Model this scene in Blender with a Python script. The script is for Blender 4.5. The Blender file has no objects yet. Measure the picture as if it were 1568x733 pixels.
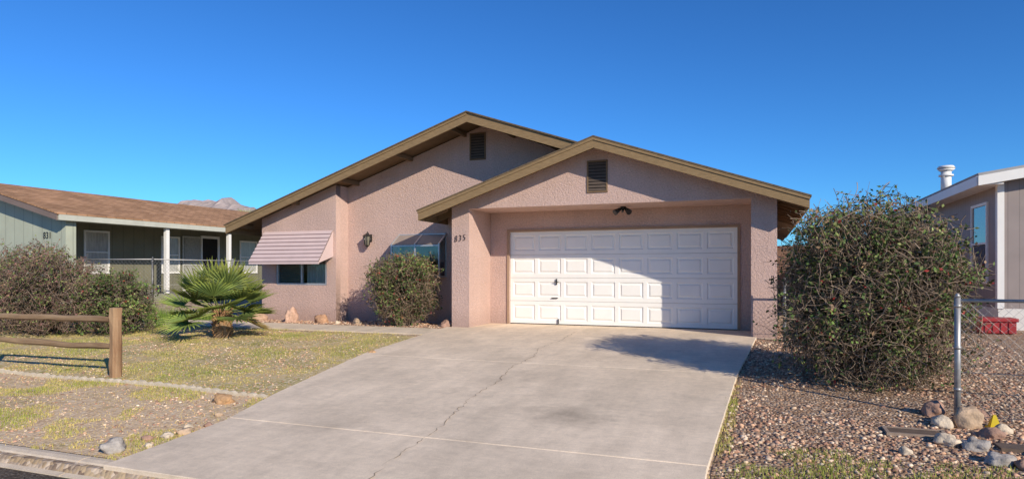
import bpy, math, random
import numpy as np
from mathutils import Vector, noise, Matrix
random.seed(7); np.random.seed(7)
sc=bpy.context.scene
COL=sc.collection
# ---------------------------------------------------------------- helpers
def empty(name):
    o=bpy.data.objects.new(name,None); COL.objects.link(o); o.empty_display_size=.3; return o
def link(name,me,mat=None,parent=None,smooth=False):
    o=bpy.data.objects.new(name,me); COL.objects.link(o)
    if mat: me.materials.append(mat)
    if parent: o.parent=parent
    if smooth:
        for p in me.polygons: p.use_smooth=True
    return o
def mesh(name,v,f,mat=None,parent=None,smooth=False):
    me=bpy.data.meshes.new(name); me.from_pydata([tuple(a) for a in v],[],f); me.update()
    return link(name,me,mat,parent,smooth)
def box(name,x0,x1,y0,y1,z0,z1,mat,parent=None,bev=0):
    v=[(x0,y0,z0),(x1,y0,z0),(x1,y1,z0),(x0,y1,z0),(x0,y0,z1),(x1,y0,z1),(x1,y1,z1),(x0,y1,z1)]
    f=[(0,3,2,1),(4,5,6,7),(0,1,5,4),(1,2,6,5),(2,3,7,6),(3,0,4,7)]
    o=mesh(name,v,f,mat,parent)
    if bev:
        m=o.modifiers.new('b','BEVEL'); m.width=bev; m.segments=2
    return o
def boxes(name,lst,mat,parent=None):
    V=[];F=[]
    for (x0,x1,y0,y1,z0,z1) in lst:
        b=len(V)
        V+=[(x0,y0,z0),(x1,y0,z0),(x1,y1,z0),(x0,y1,z0),(x0,y0,z1),(x1,y0,z1),(x1,y1,z1),(x0,y1,z1)]
        F+=[tuple(b+i for i in q) for q in [(0,3,2,1),(4,5,6,7),(0,1,5,4),(1,2,6,5),(2,3,7,6),(3,0,4,7)]]
    return mesh(name,V,F,mat,parent)
def prism_y(name,pts,y0,y1,mat,parent=None,holes=None):
    if holes:
        cu=bpy.data.curves.new(name,'CURVE'); cu.dimensions='2D'; cu.fill_mode='BOTH'; cu.extrude=abs(y1-y0)/2
        for pl in [pts]+holes:
            s=cu.splines.new('POLY'); s.points.add(len(pl)-1)
            for i,(x,z) in enumerate(pl): s.points[i].co=(x,z,0,1)
            s.use_cyclic_u=True
        o=bpy.data.objects.new('tmp',cu); COL.objects.link(o)
        dg=bpy.context.evaluated_depsgraph_get(); dg.update()
        me=bpy.data.meshes.new_from_object(o.evaluated_get(dg))
        bpy.data.objects.remove(o)
        ym=(y0+y1)/2
        for v in me.vertices: v.co=(v.co.x,ym-v.co.z,v.co.y)
        me.materials.clear(); me.name=name
        return link(name,me,mat,parent)
    n=len(pts)
    v=[(x,y0,z) for x,z in pts]+[(x,y1,z) for x,z in pts]
    f=[tuple(range(n)),tuple(range(2*n-1,n-1,-1))]+[(i,i+n,(i+1)%n+n,(i+1)%n) for i in range(n)]
    return mesh(name,v,f,mat,parent)
def prism_x(name,pts,x0,x1,mat,parent=None):
    n=len(pts)
    v=[(x0,y,z) for y,z in pts]+[(x1,y,z) for y,z in pts]
    f=[tuple(range(n)),tuple(range(2*n-1,n-1,-1))]+[(i,i+n,(i+1)%n+n,(i+1)%n) for i in range(n)]
    return mesh(name,v,f,mat,parent)
def cyl(name,p0,p1,r0,mat,parent=None,r1=None,seg=12,smooth=True):
    r1=r0 if r1 is None else r1
    p0=Vector(p0);p1=Vector(p1);d=(p1-p0).normalized()
    a=d.orthogonal().normalized();b=d.cross(a)
    v=[];f=[]
    for i in range(seg):
        t=2*math.pi*i/seg; k=a*math.cos(t)+b*math.sin(t)
        v.append(p0+k*r0)
    for i in range(seg):
        t=2*math.pi*i/seg; k=a*math.cos(t)+b*math.sin(t)
        v.append(p1+k*r1)
    f=[(i,(i+1)%seg,(i+1)%seg+seg,i+seg) for i in range(seg)]+[tuple(range(seg-1,-1,-1)),tuple(range(seg,2*seg))]
    o=mesh(name,v,f,mat,parent)
    if smooth:
        for p in o.data.polygons:
            if len(p.vertices)==4: p.use_smooth=True
    return o
def np_mesh(name,V,F,mat,parent=None,col=None,smooth=False):
    V=np.asarray(V,dtype=np.float32);F=np.asarray(F,dtype=np.int32);k=F.shape[1]
    me=bpy.data.meshes.new(name)
    me.vertices.add(len(V)); me.vertices.foreach_set('co',V.ravel())
    me.loops.add(F.size); me.loops.foreach_set('vertex_index',F.ravel())
    me.polygons.add(len(F)); me.polygons.foreach_set('loop_start',np.arange(0,F.size,k,dtype=np.int32))
    me.update(calc_edges=True)
    if col is not None:
        a=me.color_attributes.new('Col','FLOAT_COLOR','POINT')
        c=np.ones((len(V),4),dtype=np.float32); c[:,:3]=col
        a.data.foreach_set('color',c.ravel())
    me.validate()
    o=link(name,me,mat,parent)
    if smooth: me.polygons.foreach_set('use_smooth',np.ones(len(F),dtype=bool))
    return o
def rotmats(n):
    q=np.random.normal(size=(n,4)); q/=np.linalg.norm(q,axis=1)[:,None]
    w,x,y,z=q.T
    return np.stack([np.stack([1-2*(y*y+z*z),2*(x*y-z*w),2*(x*z+y*w)],-1),
                     np.stack([2*(x*y+z*w),1-2*(x*x+z*z),2*(y*z-x*w)],-1),
                     np.stack([2*(x*z-y*w),2*(y*z+x*w),1-2*(x*x+y*y)],-1)],1)
def rotz(n):
    t=np.random.rand(n)*2*math.pi;c,s=np.cos(t),np.sin(t);z=np.zeros(n);o=np.ones(n)
    return np.stack([np.stack([c,-s,z],-1),np.stack([s,c,z],-1),np.stack([z,z,o],-1)],1)
def scatter(name,T,TF,P,S,R,C,mat,parent=None):
    T=np.asarray(T,dtype=float);TF=np.asarray(TF);n=len(P);k=len(T)
    V=np.einsum('nij,nkj->nki',R,T[None]*S[:,None,:])+P[:,None,:]
    F=(TF[None]+(np.arange(n)*k)[:,None,None]).reshape(-1,TF.shape[1])
    col=np.repeat(C,k,axis=0)
    return np_mesh(name,V.reshape(-1,3),F,mat,parent,col)
def tubes(name,P,r0,r1,mat,parent=None,col=None,sides=3):
    N,K,_=P.shape
    T=np.zeros_like(P); T[:,:-1]=P[:,1:]-P[:,:-1]; T[:,-1]=T[:,-2]
    T/=np.linalg.norm(T,axis=2)[...,None]+1e-9
    ref=np.random.normal(size=(N,1,3))
    A=np.cross(T,ref);A/=np.linalg.norm(A,axis=2)[...,None]+1e-9
    B=np.cross(T,A)
    r=(np.asarray(r0).reshape(-1,1)*(1-np.linspace(0,1,K))+np.asarray(r1).reshape(-1,1)*np.linspace(0,1,K))
    r=np.broadcast_to(r,(N,K))
    V=np.stack([P+(A*math.cos(t)+B*math.sin(t))*r[...,None] for t in np.arange(sides)*2*math.pi/sides],2)
    idx=np.arange(N*K*sides).reshape(N,K,sides)
    F=[]
    for s in range(sides):
        s2=(s+1)%sides
        F.append(np.stack([idx[:,:-1,s],idx[:,:-1,s2],idx[:,1:,s2],idx[:,1:,s]],-1).reshape(-1,4))
    c=None
    if col is not None: c=np.repeat(col,K*sides,axis=0)
    return np_mesh(name,V.reshape(-1,3),np.concatenate(F),mat,parent,c)
# ---------------------------------------------------------------- materials
def newmat(name):
    m=bpy.data.materials.new(name); m.use_nodes=True
    nt=m.node_tree; return m,nt,nt.nodes['Principled BSDF'],nt.nodes.new('ShaderNodeTexCoord')
def setc(sock,c): sock.default_value=(c[0],c[1],c[2],1)
def M(name,c,rough=.8,var=.12,scale=2.,bump=0.,bscale=60.,spec=.3,metal=0.,c2=None,stretch=None,detail=6,bdist=.01):
    m,nt,b,tc=newmat(name);L=nt.links
    b.inputs['Roughness'].default_value=rough;b.inputs['Specular IOR Level'].default_value=spec;b.inputs['Metallic'].default_value=metal
    src=tc.outputs['Object']
    if stretch:
        mp=nt.nodes.new('ShaderNodeMapping');mp.inputs['Scale'].default_value=stretch;L.new(src,mp.inputs[0]);src=mp.outputs[0]
    n=nt.nodes.new('ShaderNodeTexNoise');n.inputs['Scale'].default_value=scale;n.inputs['Detail'].default_value=detail;n.inputs['Roughness'].default_value=.65
    L.new(src,n.inputs['Vector'])
    r=nt.nodes.new('ShaderNodeValToRGB');r.color_ramp.elements[0].position=.3;r.color_ramp.elements[1].position=.7
    L.new(n.outputs['Fac'],r.inputs[0])
    mx=nt.nodes.new('ShaderNodeMix');mx.data_type='RGBA'
    a=[x*(1-var) for x in c]; d=c2 if c2 else [min(1,x*(1+var)) for x in c]
    setc(mx.inputs[6],a);setc(mx.inputs[7],d)
    L.new(r.outputs[0],mx.inputs[0]);L.new(mx.outputs[2],b.inputs['Base Color'])
    if bump:
        n2=nt.nodes.new('ShaderNodeTexNoise');n2.inputs['Scale'].default_value=bscale;n2.inputs['Detail'].default_value=4
        L.new(src,n2.inputs['Vector'])
        bp=nt.nodes.new('ShaderNodeBump');bp.inputs['Strength'].default_value=bump;bp.inputs['Distance'].default_value=bdist
        L.new(n2.outputs['Fac'],bp.inputs['Height']);L.new(bp.outputs[0],b.inputs['Normal'])
    return m
def stucco_mat(name,c):
    m,nt,b,tc=newmat(name);L=nt.links;N=nt.nodes.new
    b.inputs['Roughness'].default_value=.93;b.inputs['Specular IOR Level'].default_value=.12
    o=tc.outputs['Object']
    def nz(s,d=5,st=None):
        src=o
        if st:
            mp=N('ShaderNodeMapping');mp.inputs['Scale'].default_value=st;L.new(o,mp.inputs[0]);src=mp.outputs[0]
        n=N('ShaderNodeTexNoise');n.inputs['Scale'].default_value=s;n.inputs['Detail'].default_value=d;n.inputs['Roughness'].default_value=.65
        L.new(src,n.inputs['Vector']);return n.outputs['Fac']
    def ramp(f,lo,hi,a,bb):
        r=N('ShaderNodeMapRange');r.inputs[1].default_value=lo;r.inputs[2].default_value=hi;r.inputs[3].default_value=a;r.inputs[4].default_value=bb
        L.new(f,r.inputs[0]);return r.outputs[0]
    def mul(a,bb):
        x=N('ShaderNodeMath');x.operation='MULTIPLY';L.new(a,x.inputs[0]);L.new(bb,x.inputs[1]);return x.outputs[0]
    f=mul(ramp(nz(1.1),.3,.7,.93,1.05),ramp(nz(30,3),.35,.65,.88,1.09))
    f=mul(f,ramp(nz(2,4,(1.2,1.2,.12)),.35,.65,.95,1.03))
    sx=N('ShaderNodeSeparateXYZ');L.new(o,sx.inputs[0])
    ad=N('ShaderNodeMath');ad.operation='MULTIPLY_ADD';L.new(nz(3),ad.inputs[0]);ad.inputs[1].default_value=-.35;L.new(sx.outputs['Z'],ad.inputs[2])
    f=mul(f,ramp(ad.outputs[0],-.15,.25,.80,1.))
    v=N('ShaderNodeVectorMath');v.operation='SCALE';v.inputs[0].default_value=c;L.new(f,v.inputs['Scale']);L.new(v.outputs[0],b.inputs['Base Color'])
    bp=N('ShaderNodeBump');bp.inputs['Strength'].default_value=.7;bp.inputs['Distance'].default_value=.026
    h=N('ShaderNodeMath');h.operation='ADD';L.new(nz(24,3),h.inputs[0]);L.new(nz(65,2),h.inputs[1])
    L.new(h.outputs[0],bp.inputs['Height']);L.new(bp.outputs[0],b.inputs['Normal'])
    return m
def Mattr(name,rough=.8,spec=.2,bump=0):
    m,nt,b,tc=newmat(name)
    a=nt.nodes.new('ShaderNodeAttribute');a.attribute_name='Col'
    nt.links.new(a.outputs['Color'],b.inputs['Base Color'])
    b.inputs['Roughness'].default_value=rough;b.inputs['Specular IOR Level'].default_value=spec
    return m
def ground_mat(name,cA,cB,cSpeckD,cSpeckL,patch=.8,vs=28.,speck=.5,bump=.6,lo=.4,hi=.6):
    m,nt,b,tc=newmat(name);L=nt.links;N=nt.nodes.new
    b.inputs['Roughness'].default_value=.95;b.inputs['Specular IOR Level'].default_value=.1
    n=N('ShaderNodeTexNoise');n.inputs['Scale'].default_value=patch;n.inputs['Detail'].default_value=8;n.inputs['Roughness'].default_value=.7
    L.new(tc.outputs['Object'],n.inputs['Vector'])
    r=N('ShaderNodeValToRGB');r.color_ramp.elements[0].position=lo;r.color_ramp.elements[1].position=hi
    L.new(n.outputs['Fac'],r.inputs[0])
    mx=N('ShaderNodeMix');mx.data_type='RGBA';setc(mx.inputs[6],cA);setc(mx.inputs[7],cB);L.new(r.outputs[0],mx.inputs[0])
    v=N('ShaderNodeTexVoronoi');v.inputs['Scale'].default_value=vs;L.new(tc.outputs['Object'],v.inputs['Vector'])
    sx=N('ShaderNodeSeparateColor');L.new(v.outputs['Color'],sx.inputs[0])
    mc=N('ShaderNodeMix');mc.data_type='RGBA';setc(mc.inputs[6],cSpeckD);setc(mc.inputs[7],cSpeckL);L.new(sx.outputs[0],mc.inputs[0])
    th=N('ShaderNodeMath');th.operation='GREATER_THAN';th.inputs[1].default_value=1-speck;L.new(sx.outputs[1],th.inputs[0])
    m2=N('ShaderNodeMix');m2.data_type='RGBA';L.new(th.outputs[0],m2.inputs[0]);L.new(mx.outputs[2],m2.inputs[6]);L.new(mc.outputs[2],m2.inputs[7])
    L.new(m2.outputs[2],b.inputs['Base Color'])
    bp=N('ShaderNodeBump');bp.inputs['Strength'].default_value=bump;bp.inputs['Distance'].default_value=.02;bp.invert=True
    L.new(v.outputs['Distance'],bp.inputs['Height']);L.new(bp.outputs[0],b.inputs['Normal'])
    return m
def concrete_mat(name,c,stains=(),amp=1.):
    m,nt,b,tc=newmat(name);L=nt.links;N=nt.nodes.new
    b.inputs['Roughness'].default_value=.9;b.inputs['Specular IOR Level'].default_value=.2
    o=tc.outputs['Object']
    def nz(s,d=6,st=None):
        src=o
        if st:
            mp=N('ShaderNodeMapping');mp.inputs['Scale'].default_value=st;L.new(o,mp.inputs[0]);src=mp.outputs[0]
        n=N('ShaderNodeTexNoise');n.inputs['Scale'].default_value=s;n.inputs['Detail'].default_value=d;n.inputs['Roughness'].default_value=.7
        L.new(src,n.inputs['Vector']);return n.outputs['Fac']
    def ramp(f,lo,hi,a,bb):
        r=N('ShaderNodeMapRange');r.inputs[1].default_value=lo;r.inputs[2].default_value=hi;r.inputs[3].default_value=a;r.inputs[4].default_value=bb
        L.new(f,r.inputs[0]);return r.outputs[0]
    def mul(a,bb):
        x=N('ShaderNodeMath');x.operation='MULTIPLY';L.new(a,x.inputs[0]);L.new(bb,x.inputs[1]);return x.outputs[0]
    f=mul(ramp(nz(.8),.35,.65,.86,1.05),ramp(nz(9,8),.3,.7,.90,1.07))
    f=mul(f,ramp(nz(2.2,6,(1,.22,1)),.38,.66,.87,1.04))
    f=mul(f,ramp(nz(2.6,7),.32,.5,.90,1.))
    f=mul(f,ramp(nz(22,4,(.15,1,1)),.35,.7,.95,1.03))
    f=mul(f,ramp(nz(120,2),.3,.7,.88,1.09))
    for (sx,sy,rad,dk) in stains:
        d=N('ShaderNodeVectorMath');d.operation='DISTANCE';L.new(o,d.inputs[0]);d.inputs[1].default_value=(sx,sy,-.27)
        a=N('ShaderNodeMath');a.operation='MULTIPLY_ADD';L.new(nz(3.5),a.inputs[0]);a.inputs[1].default_value=rad*1.6;L.new(d.outputs['Value'],a.inputs[2])
        f=mul(f,ramp(a.outputs[0],rad*.8,rad*1.9,dk,1.))
    mx=N('ShaderNodeVectorMath');mx.operation='SCALE';mx.inputs[0].default_value=c;L.new(f,mx.inputs['Scale'])
    L.new(mx.outputs[0],b.inputs['Base Color'])
    bp=N('ShaderNodeBump');bp.inputs['Strength'].default_value=.4;bp.inputs['Distance'].default_value=.008
    L.new(nz(70,4),bp.inputs['Height']);L.new(bp.outputs[0],b.inputs['Normal'])
    return m
def shingle_mat(name,cA,cB,cm):
    m,nt,b,tc=newmat(name);L=nt.links;N=nt.nodes.new
    b.inputs['Roughness'].default_value=.95;b.inputs['Specular IOR Level'].default_value=.1
    s=N('ShaderNodeSeparateXYZ');L.new(tc.outputs['Object'],s.inputs[0])
    c=N('ShaderNodeCombineXYZ');L.new(s.outputs['Y'],c.inputs[0]);L.new(s.outputs['X'],c.inputs[1])
    br=N('ShaderNodeTexBrick');L.new(c.outputs[0],br.inputs['Vector']);br.inputs['Scale'].default_value=1
    br.inputs['Brick Width'].default_value=.3;br.inputs['Row Height'].default_value=.14;br.inputs['Mortar Size'].default_value=.008
    br.inputs['Bias'].default_value=0
    setc(br.inputs['Color1'],cA);setc(br.inputs['Color2'],cB);setc(br.inputs['Mortar'],cm)
    n=N('ShaderNodeTexNoise');n.inputs['Scale'].default_value=1.2;n.inputs['Detail'].default_value=8;L.new(tc.outputs['Object'],n.inputs['Vector'])
    r=N('ShaderNodeMapRange');r.inputs[1].default_value=.3;r.inputs[2].default_value=.7;r.inputs[3].default_value=.75;r.inputs[4].default_value=1.2;L.new(n.outputs['Fac'],r.inputs[0])
    v=N('ShaderNodeVectorMath');v.operation='SCALE';L.new(br.outputs['Color'],v.inputs[0]);L.new(r.outputs[0],v.inputs['Scale'])
    L.new(v.outputs[0],b.inputs['Base Color'])
    bp=N('ShaderNodeBump');bp.inputs['Strength'].default_value=.5;bp.inputs['Distance'].default_value=.01;bp.invert=True
    L.new(br.outputs['Fac'],bp.inputs['Height']);L.new(bp.outputs[0],b.inputs['Normal'])
    return m
def groove_mat(name,c,axis='X',period=.2,rough=.6):
    m,nt,b,tc=newmat(name);L=nt.links;N=nt.nodes.new
    b.inputs['Roughness'].default_value=rough;b.inputs['Specular IOR Level'].default_value=.3
    s=N('ShaderNodeSeparateXYZ');L.new(tc.outputs['Object'],s.inputs[0])
    a=N('ShaderNodeMath');a.operation='ADD';L.new(s.outputs['X'],a.inputs[0]);L.new(s.outputs['Y'],a.inputs[1])
    d=N('ShaderNodeMath');d.operation='DIVIDE';L.new(a.outputs[0],d.inputs[0]);d.inputs[1].default_value=period
    fr=N('ShaderNodeMath');fr.operation='FRACT';L.new(d.outputs[0],fr.inputs[0])
    g=N('ShaderNodeMath');g.operation='GREATER_THAN';L.new(fr.outputs[0],g.inputs[0]);g.inputs[1].default_value=.08
    n=N('ShaderNodeTexNoise');n.inputs['Scale'].default_value=1.5;n.inputs['Detail'].default_value=6;L.new(tc.outputs['Object'],n.inputs['Vector'])
    r=N('ShaderNodeMapRange');r.inputs[1].default_value=.3;r.inputs[2].default_value=.7;r.inputs[3].default_value=.9;r.inputs[4].default_value=1.08;L.new(n.outputs['Fac'],r.inputs[0])
    mr=N('ShaderNodeMapRange');mr.inputs[3].default_value=.78;mr.inputs[4].default_value=1;L.new(g.outputs[0],mr.inputs[0])
    mm=N('ShaderNodeMath');mm.operation='MULTIPLY';L.new(r.outputs[0],mm.inputs[0]);L.new(mr.outputs[0],mm.inputs[1])
    v=N('ShaderNodeVectorMath');v.operation='SCALE';v.inputs[0].default_value=c;L.new(mm.outputs[0],v.inputs['Scale'])
    L.new(v.outputs[0],b.inputs['Base Color'])
    bp=N('ShaderNodeBump');bp.inputs['Strength'].default_value=.6;bp.inputs['Distance'].default_value=.008
    L.new(g.outputs[0],bp.inputs['Height']);L.new(bp.outputs[0],b.inputs['Normal'])
    return m
def glass_mat(name,tint=(.9,.95,.95),ior=1.9):
    m=bpy.data.materials.new(name);m.use_nodes=True;nt=m.node_tree;nt.nodes.clear();N=nt.nodes.new;L=nt.links
    out=N('ShaderNodeOutputMaterial');t=N('ShaderNodeBsdfTransparent');g=N('ShaderNodeBsdfGlossy');g.inputs['Roughness'].default_value=.02
    setc(t.inputs[0],tint)
    f=N('ShaderNodeFresnel');f.inputs[0].default_value=ior
    x=N('ShaderNodeMixShader');L.new(f.outputs[0],x.inputs[0]);L.new(t.outputs[0],x.inputs[1]);L.new(g.outputs[0],x.inputs[2]);L.new(x.outputs[0],out.inputs[0])
    return m
stucco=stucco_mat('stucco_pink',(.61,.43,.365))
trim=M('trim_brown_paint',(.26,.175,.09),.75,.2,6,bump=.3,bscale=40,spec=.2,stretch=(1,1,6))
soffit=M('soffit_brown',(.19,.125,.07),.85,.15,4)
shingle=M('shingle_edge',(.14,.10,.06),.95,.35,20,bump=.5,bscale=60)
white=M('white_paint',(.80,.78,.73),.5,.04,2,spec=.4)
doorwhite=M('door_white_paint',(.86,.84,.79),.5,.045,1.5,spec=.35)
alu=M('aluminium',(.6,.6,.6),.4,.1,8,metal=.6)
galv=M('galvanised_steel',(.38,.37,.36),.5,.2,15,metal=.6)
dark=M('dark_interior',(.02,.018,.016),.9,.1)
black=M('black_metal',(.02,.02,.02),.4,.1,10,spec=.5)
glass=glass_mat('window_glass')
vent=M('vent_dark_slats',(.10,.075,.06),.8,.15,8)
awnm=M('awning_enamel',(.64,.49,.46),.5,.05,3,spec=.4)
awnd=M('awning_lip_shade',(.22,.14,.15),.5,.05,3)  # dark slat-lip colour that paints in the shade lines between slats
curtain=M('curtain_white',(.78,.74,.66),.9,.1,9,stretch=(8,8,.3))
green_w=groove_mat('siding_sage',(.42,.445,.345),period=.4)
green_shaded=groove_mat('siding_sage_porch_shade',(.19,.18,.12),period=.4)  # same sage siding, colour darkened to paint in the porch shade
mauve=groove_mat('siding_mauve',(.31,.26,.24),period=.2)
roofbr=shingle_mat('shingles_brown',(.50,.285,.16),(.36,.20,.105),(.17,.10,.06))
woodm=M('weathered_wood',(.32,.13,.055),.9,.45,5,bump=.8,bscale=14,stretch=(1,1,.15),c2=(.42,.28,.16))
railm=M('weathered_rail',(.25,.14,.075),.9,.45,5,bump=.8,bscale=14,stretch=(.15,1,1),c2=(.42,.29,.17))
rock_m=Mattr('rock_scatter',.9,.15)
leaf_m=Mattr('leaves',.6,.25)
twig_m=Mattr('twigs',.9,.1)
grass_m=Mattr('grass_blades',.8,.15)
# ---------------------------------------------------------------- ground
def sst(a,b,x):
    t=min(1,max(0,(x-a)/(b-a)));return t*t*(3-2*t)
def gz(x,y):
    if y>=-1.3: z=0.
    elif y>-10.2: z=.043*(y+1.3)
    else: z=-.383
    z+= .32*(1-sst(-11,-8.2,x))*sst(-9.5,-5.5,y)
    return z
def ground_z(x,y):
    if y<=-10.3: return -.50
    return gz(x,y)-.004
xs=[-900,-500,-300,-120,-60,-40,-30,-25]+list(np.arange(-24,16.01,.4))+[18,22,30,45,80,200,900]
ys=[-300,-80,-30,-20,-14,-11,-10.3,-10.2]+list(np.arange(-10,-1.39,.4))+[-1.3]+list(np.arange(-1,14.1,.6))+[18,25,40,80,200,500,1500]
V=[(x,y,ground_z(x,y)) for y in ys for x in xs];nx=len(xs)
F=[(j*nx+i,j*nx+i+1,(j+1)*nx+i+1,(j+1)*nx+i) for j in range(len(ys)-1) for i in range(nx-1)]
soil=ground_mat('desert_soil',(.50,.38,.24),(.38,.27,.165),(.20,.14,.10),(.66,.52,.38),patch=.6,vs=22,speck=.6)
mesh('ground',V,F,soil)
def sheet(name,poly_l,poly_r,off,mat,dy=.2,dx=.4,th=0):
    def ev(l,y):
        l=sorted(l)
        return float(np.interp(y,[p[0] for p in l],[p[1] for p in l]))
    y0=min(p[0] for p in poly_l);y1=max(p[0] for p in poly_l)
    rows=sorted(set([y0,y1]+[round(v,3) for v in np.arange(math.ceil(y0/dy)*dy,y1,dy)]+[p for p in (-1.3,) if y0<p<y1]))
    V=[];F=[];n=24
    for y in rows:
        a=ev(poly_l,y);b=ev(poly_r,y)
        for i in range(n+1):
            x=a+(b-a)*i/n;V.append((x,y,gz(x,y)+off))
    for j in range(len(rows)-1):
        for i in range(n):
            F.append((j*(n+1)+i,j*(n+1)+i+1,(j+1)*(n+1)+i+1,(j+1)*(n+1)+i))
    o=mesh(name,V,F,mat)
    if th:
        m=o.modifiers.new('s','SOLIDIFY');m.thickness=th;m.offset=-1
        bv=o.modifiers.new('b','BEVEL');bv.width=.006;bv.segments=1;bv.limit_method='ANGLE';bv.angle_limit=.9
    return o
DL=[(-10.2,.36),(-9.6,.33),(-8.8,.26),(-7.7,-.08),(-6.2,-.42),(-4.8,-.72),(-3,-.85),(-1.3,-.95)]
DR=[(-10.2,5.05),(-8.8,5.0),(-5,5.1),(-1.3,5.32)]
conc=concrete_mat('driveway_concrete',(.88,.715,.53),stains=((3.6,-7.6,.5,.62),(2.2,-6.2,.3,.88),(4.2,-3.4,.4,.85),(1.2,-3.4,.4,.9),(1.4,-8.6,.4,.88)))
dw=empty('driveway')
def sub(l,a,b):
    f=lambda y: float(np.interp(y,[p[0] for p in l],[p[1] for p in l]))
    return [(a,f(a))]+[p for p in l if a<p[0]<b]+[(b,f(b))]
for k,(a,b) in enumerate([(-10.2,-8.710),(-8.70,-4.910),(-4.90,-1.306)]):
    o=sheet('slab_%d'%k,sub(sorted(DL),a,b),sub(sorted(DR),a,b),.035,conc,th=.06);o.parent=dw
o=box('garage_apron',-.467,5.222,-1.3,.3,-.1,.03,conc,dw)
o=box('pier_apron',-.95,5.75,-1.298,-1.203,-.15,.012,conc,dw)
crackm=M('crack_grey',(.34,.26,.18),.95,.2,20)
def crack(name,pts,w,seed):
    random.seed(seed);P=[]
    for i in range(len(pts)-1):
        a=Vector(pts[i]);b=Vector(pts[i+1]);n=max(2,int((b-a).length/.06))
        for k in range(n):
            p=a.lerp(b,k/n);P.append(p+Vector((random.uniform(-.025,.025),random.uniform(-.02,.02))))
    V=[];F=[]
    for p in P:
        ww=w*random.uniform(.1,1.5);z=gz(p[0],p[1])+.039
        V+=[(p[0]-ww,p[1],z),(p[0]+ww,p[1]+random.uniform(-.003,.003),z)]
    for i in range(len(P)-1): F.append((2*i,2*i+1,2*i+3,2*i+2))
    return mesh(name,V,F,crackm,dw)
crack('crack_long',[(1.95,-1.4),(2.0,-2.6),(1.9,-3.6),(2.1,-4.4),(2.05,-5.3),(2.25,-6.2),(2.28,-7.2),(2.5,-8.3),(2.55,-9.3),(2.7,-10.15)],.004,2)
crack('crack_branch',[(2.1,-4.4),(2.8,-4.1),(3.2,-4.5)],.002,3)
crack('crack_fine',[(1.9,-3.6),(1.2,-3.2),(.4,-3.35),(-.6,-3.2)],.002,8)
crack('crack_fine_b',[(2.25,-6.2),(1.5,-6.35),(.9,-6.2)],.002,9)
# lawn / gravel sheets
lawn=ground_mat('lawn_dry_grass',(.30,.28,.08),(.60,.45,.22),(.38,.30,.14),(.76,.62,.43),patch=1.3,vs=30,speck=.42,bump=.5,lo=.38,hi=.58)
sheet('lawn',[(-7.7,-9.5),(-2.6,-9.5)],[(-7.7,-.1),(-6.2,-.42),(-4.8,-.72),(-3,-.85),(-2.6,-.88)],.006,lawn)
verge=ground_mat('verge_sparse_grass',(.30,.25,.08),(.68,.49,.30),(.46,.31,.18),(.80,.64,.45),patch=.9,vs=34,speck=.45,bump=.5,lo=.34,hi=.5)
sheet('verge_grass',[(-10.0,-14),(-7.7,-14)],[(-10.0,.31),(-9.6,.31),(-8.8,.24),(-7.7,-.1)],.006,verge)
gravelm=ground_mat('gravel_bed',(.43,.27,.165),(.28,.165,.095),(.16,.095,.065),(.68,.51,.36),patch=1.,vs=34,speck=.6,bump=1.)
sheet('gravel_yard',[(-10.0,5.08),(-8.8,5.03),(-5,5.13),(-1.3,5.35),(2.5,5.9)],[(-10.0,14),(-8.8,14),(-5,14),(-1.3,14),(2.5,14)],.006,gravelm)
box('planting_bed',-6.9,-.96,-1.5,-.31,-.05,.01,gravelm)
walkm=concrete_mat('walk_concrete',(.80,.66,.49))
wk=empty('walkway')
for i in range(5):
    a=-7.2+i*1.27
    V=[(a,-2.35,gz(a,-2.35)+.02),(a+1.26,-2.35,gz(a+1.2,-2.35)+.02),(a+1.26,-1.52,gz(a+1.2,-1.52)+.02),(a,-1.52,gz(a,-1.52)+.02)]
    o=mesh('walk_slab_%d'%i,V,[(0,1,2,3)],walkm,wk);m=o.modifiers.new('s','SOLIDIFY');m.thickness=.06
V=[(-7.21,-2.35,gz(-7.2,-2.35)+.02),(-7.21,-1.52,gz(-7.2,-1.52)+.02),(-9.2,-2.3,gz(-9.2,-2.3)+.03),(-9.2,-3.1,gz(-9.2,-3.1)+.03)]
o=mesh('walk_slab_bend',V,[(0,1,2,3)],walkm,wk);m=o.modifiers.new('s','SOLIDIFY');m.thickness=.06;m.offset=-1
# curb & road
curbm=concrete_mat('curb_concrete',(.72,.59,.44))
cb=empty('curb')
for i in range(24):
    x0=-36+3*i
    prism_x('curb_section_%d'%i,[(-10.02,-.6),(-10.02,-.365),(-10.08,-.362),(-10.13,-.372),(-10.20,-.43),(-10.30,-.448),(-10.30,-.6)],x0,x0+2.985,curbm,cb)
asph=ground_mat('asphalt',(.085,.065,.05),(.12,.09,.065),(.05,.04,.03),(.22,.18,.14),patch=1.5,vs=60,speck=.5,bump=.6)
mesh('road',[(-300,-18,-.458),(300,-18,-.458),(300,-10.30,-.458),(-300,-10.30,-.458)],[(0,1,2,3)],asph)
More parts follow.
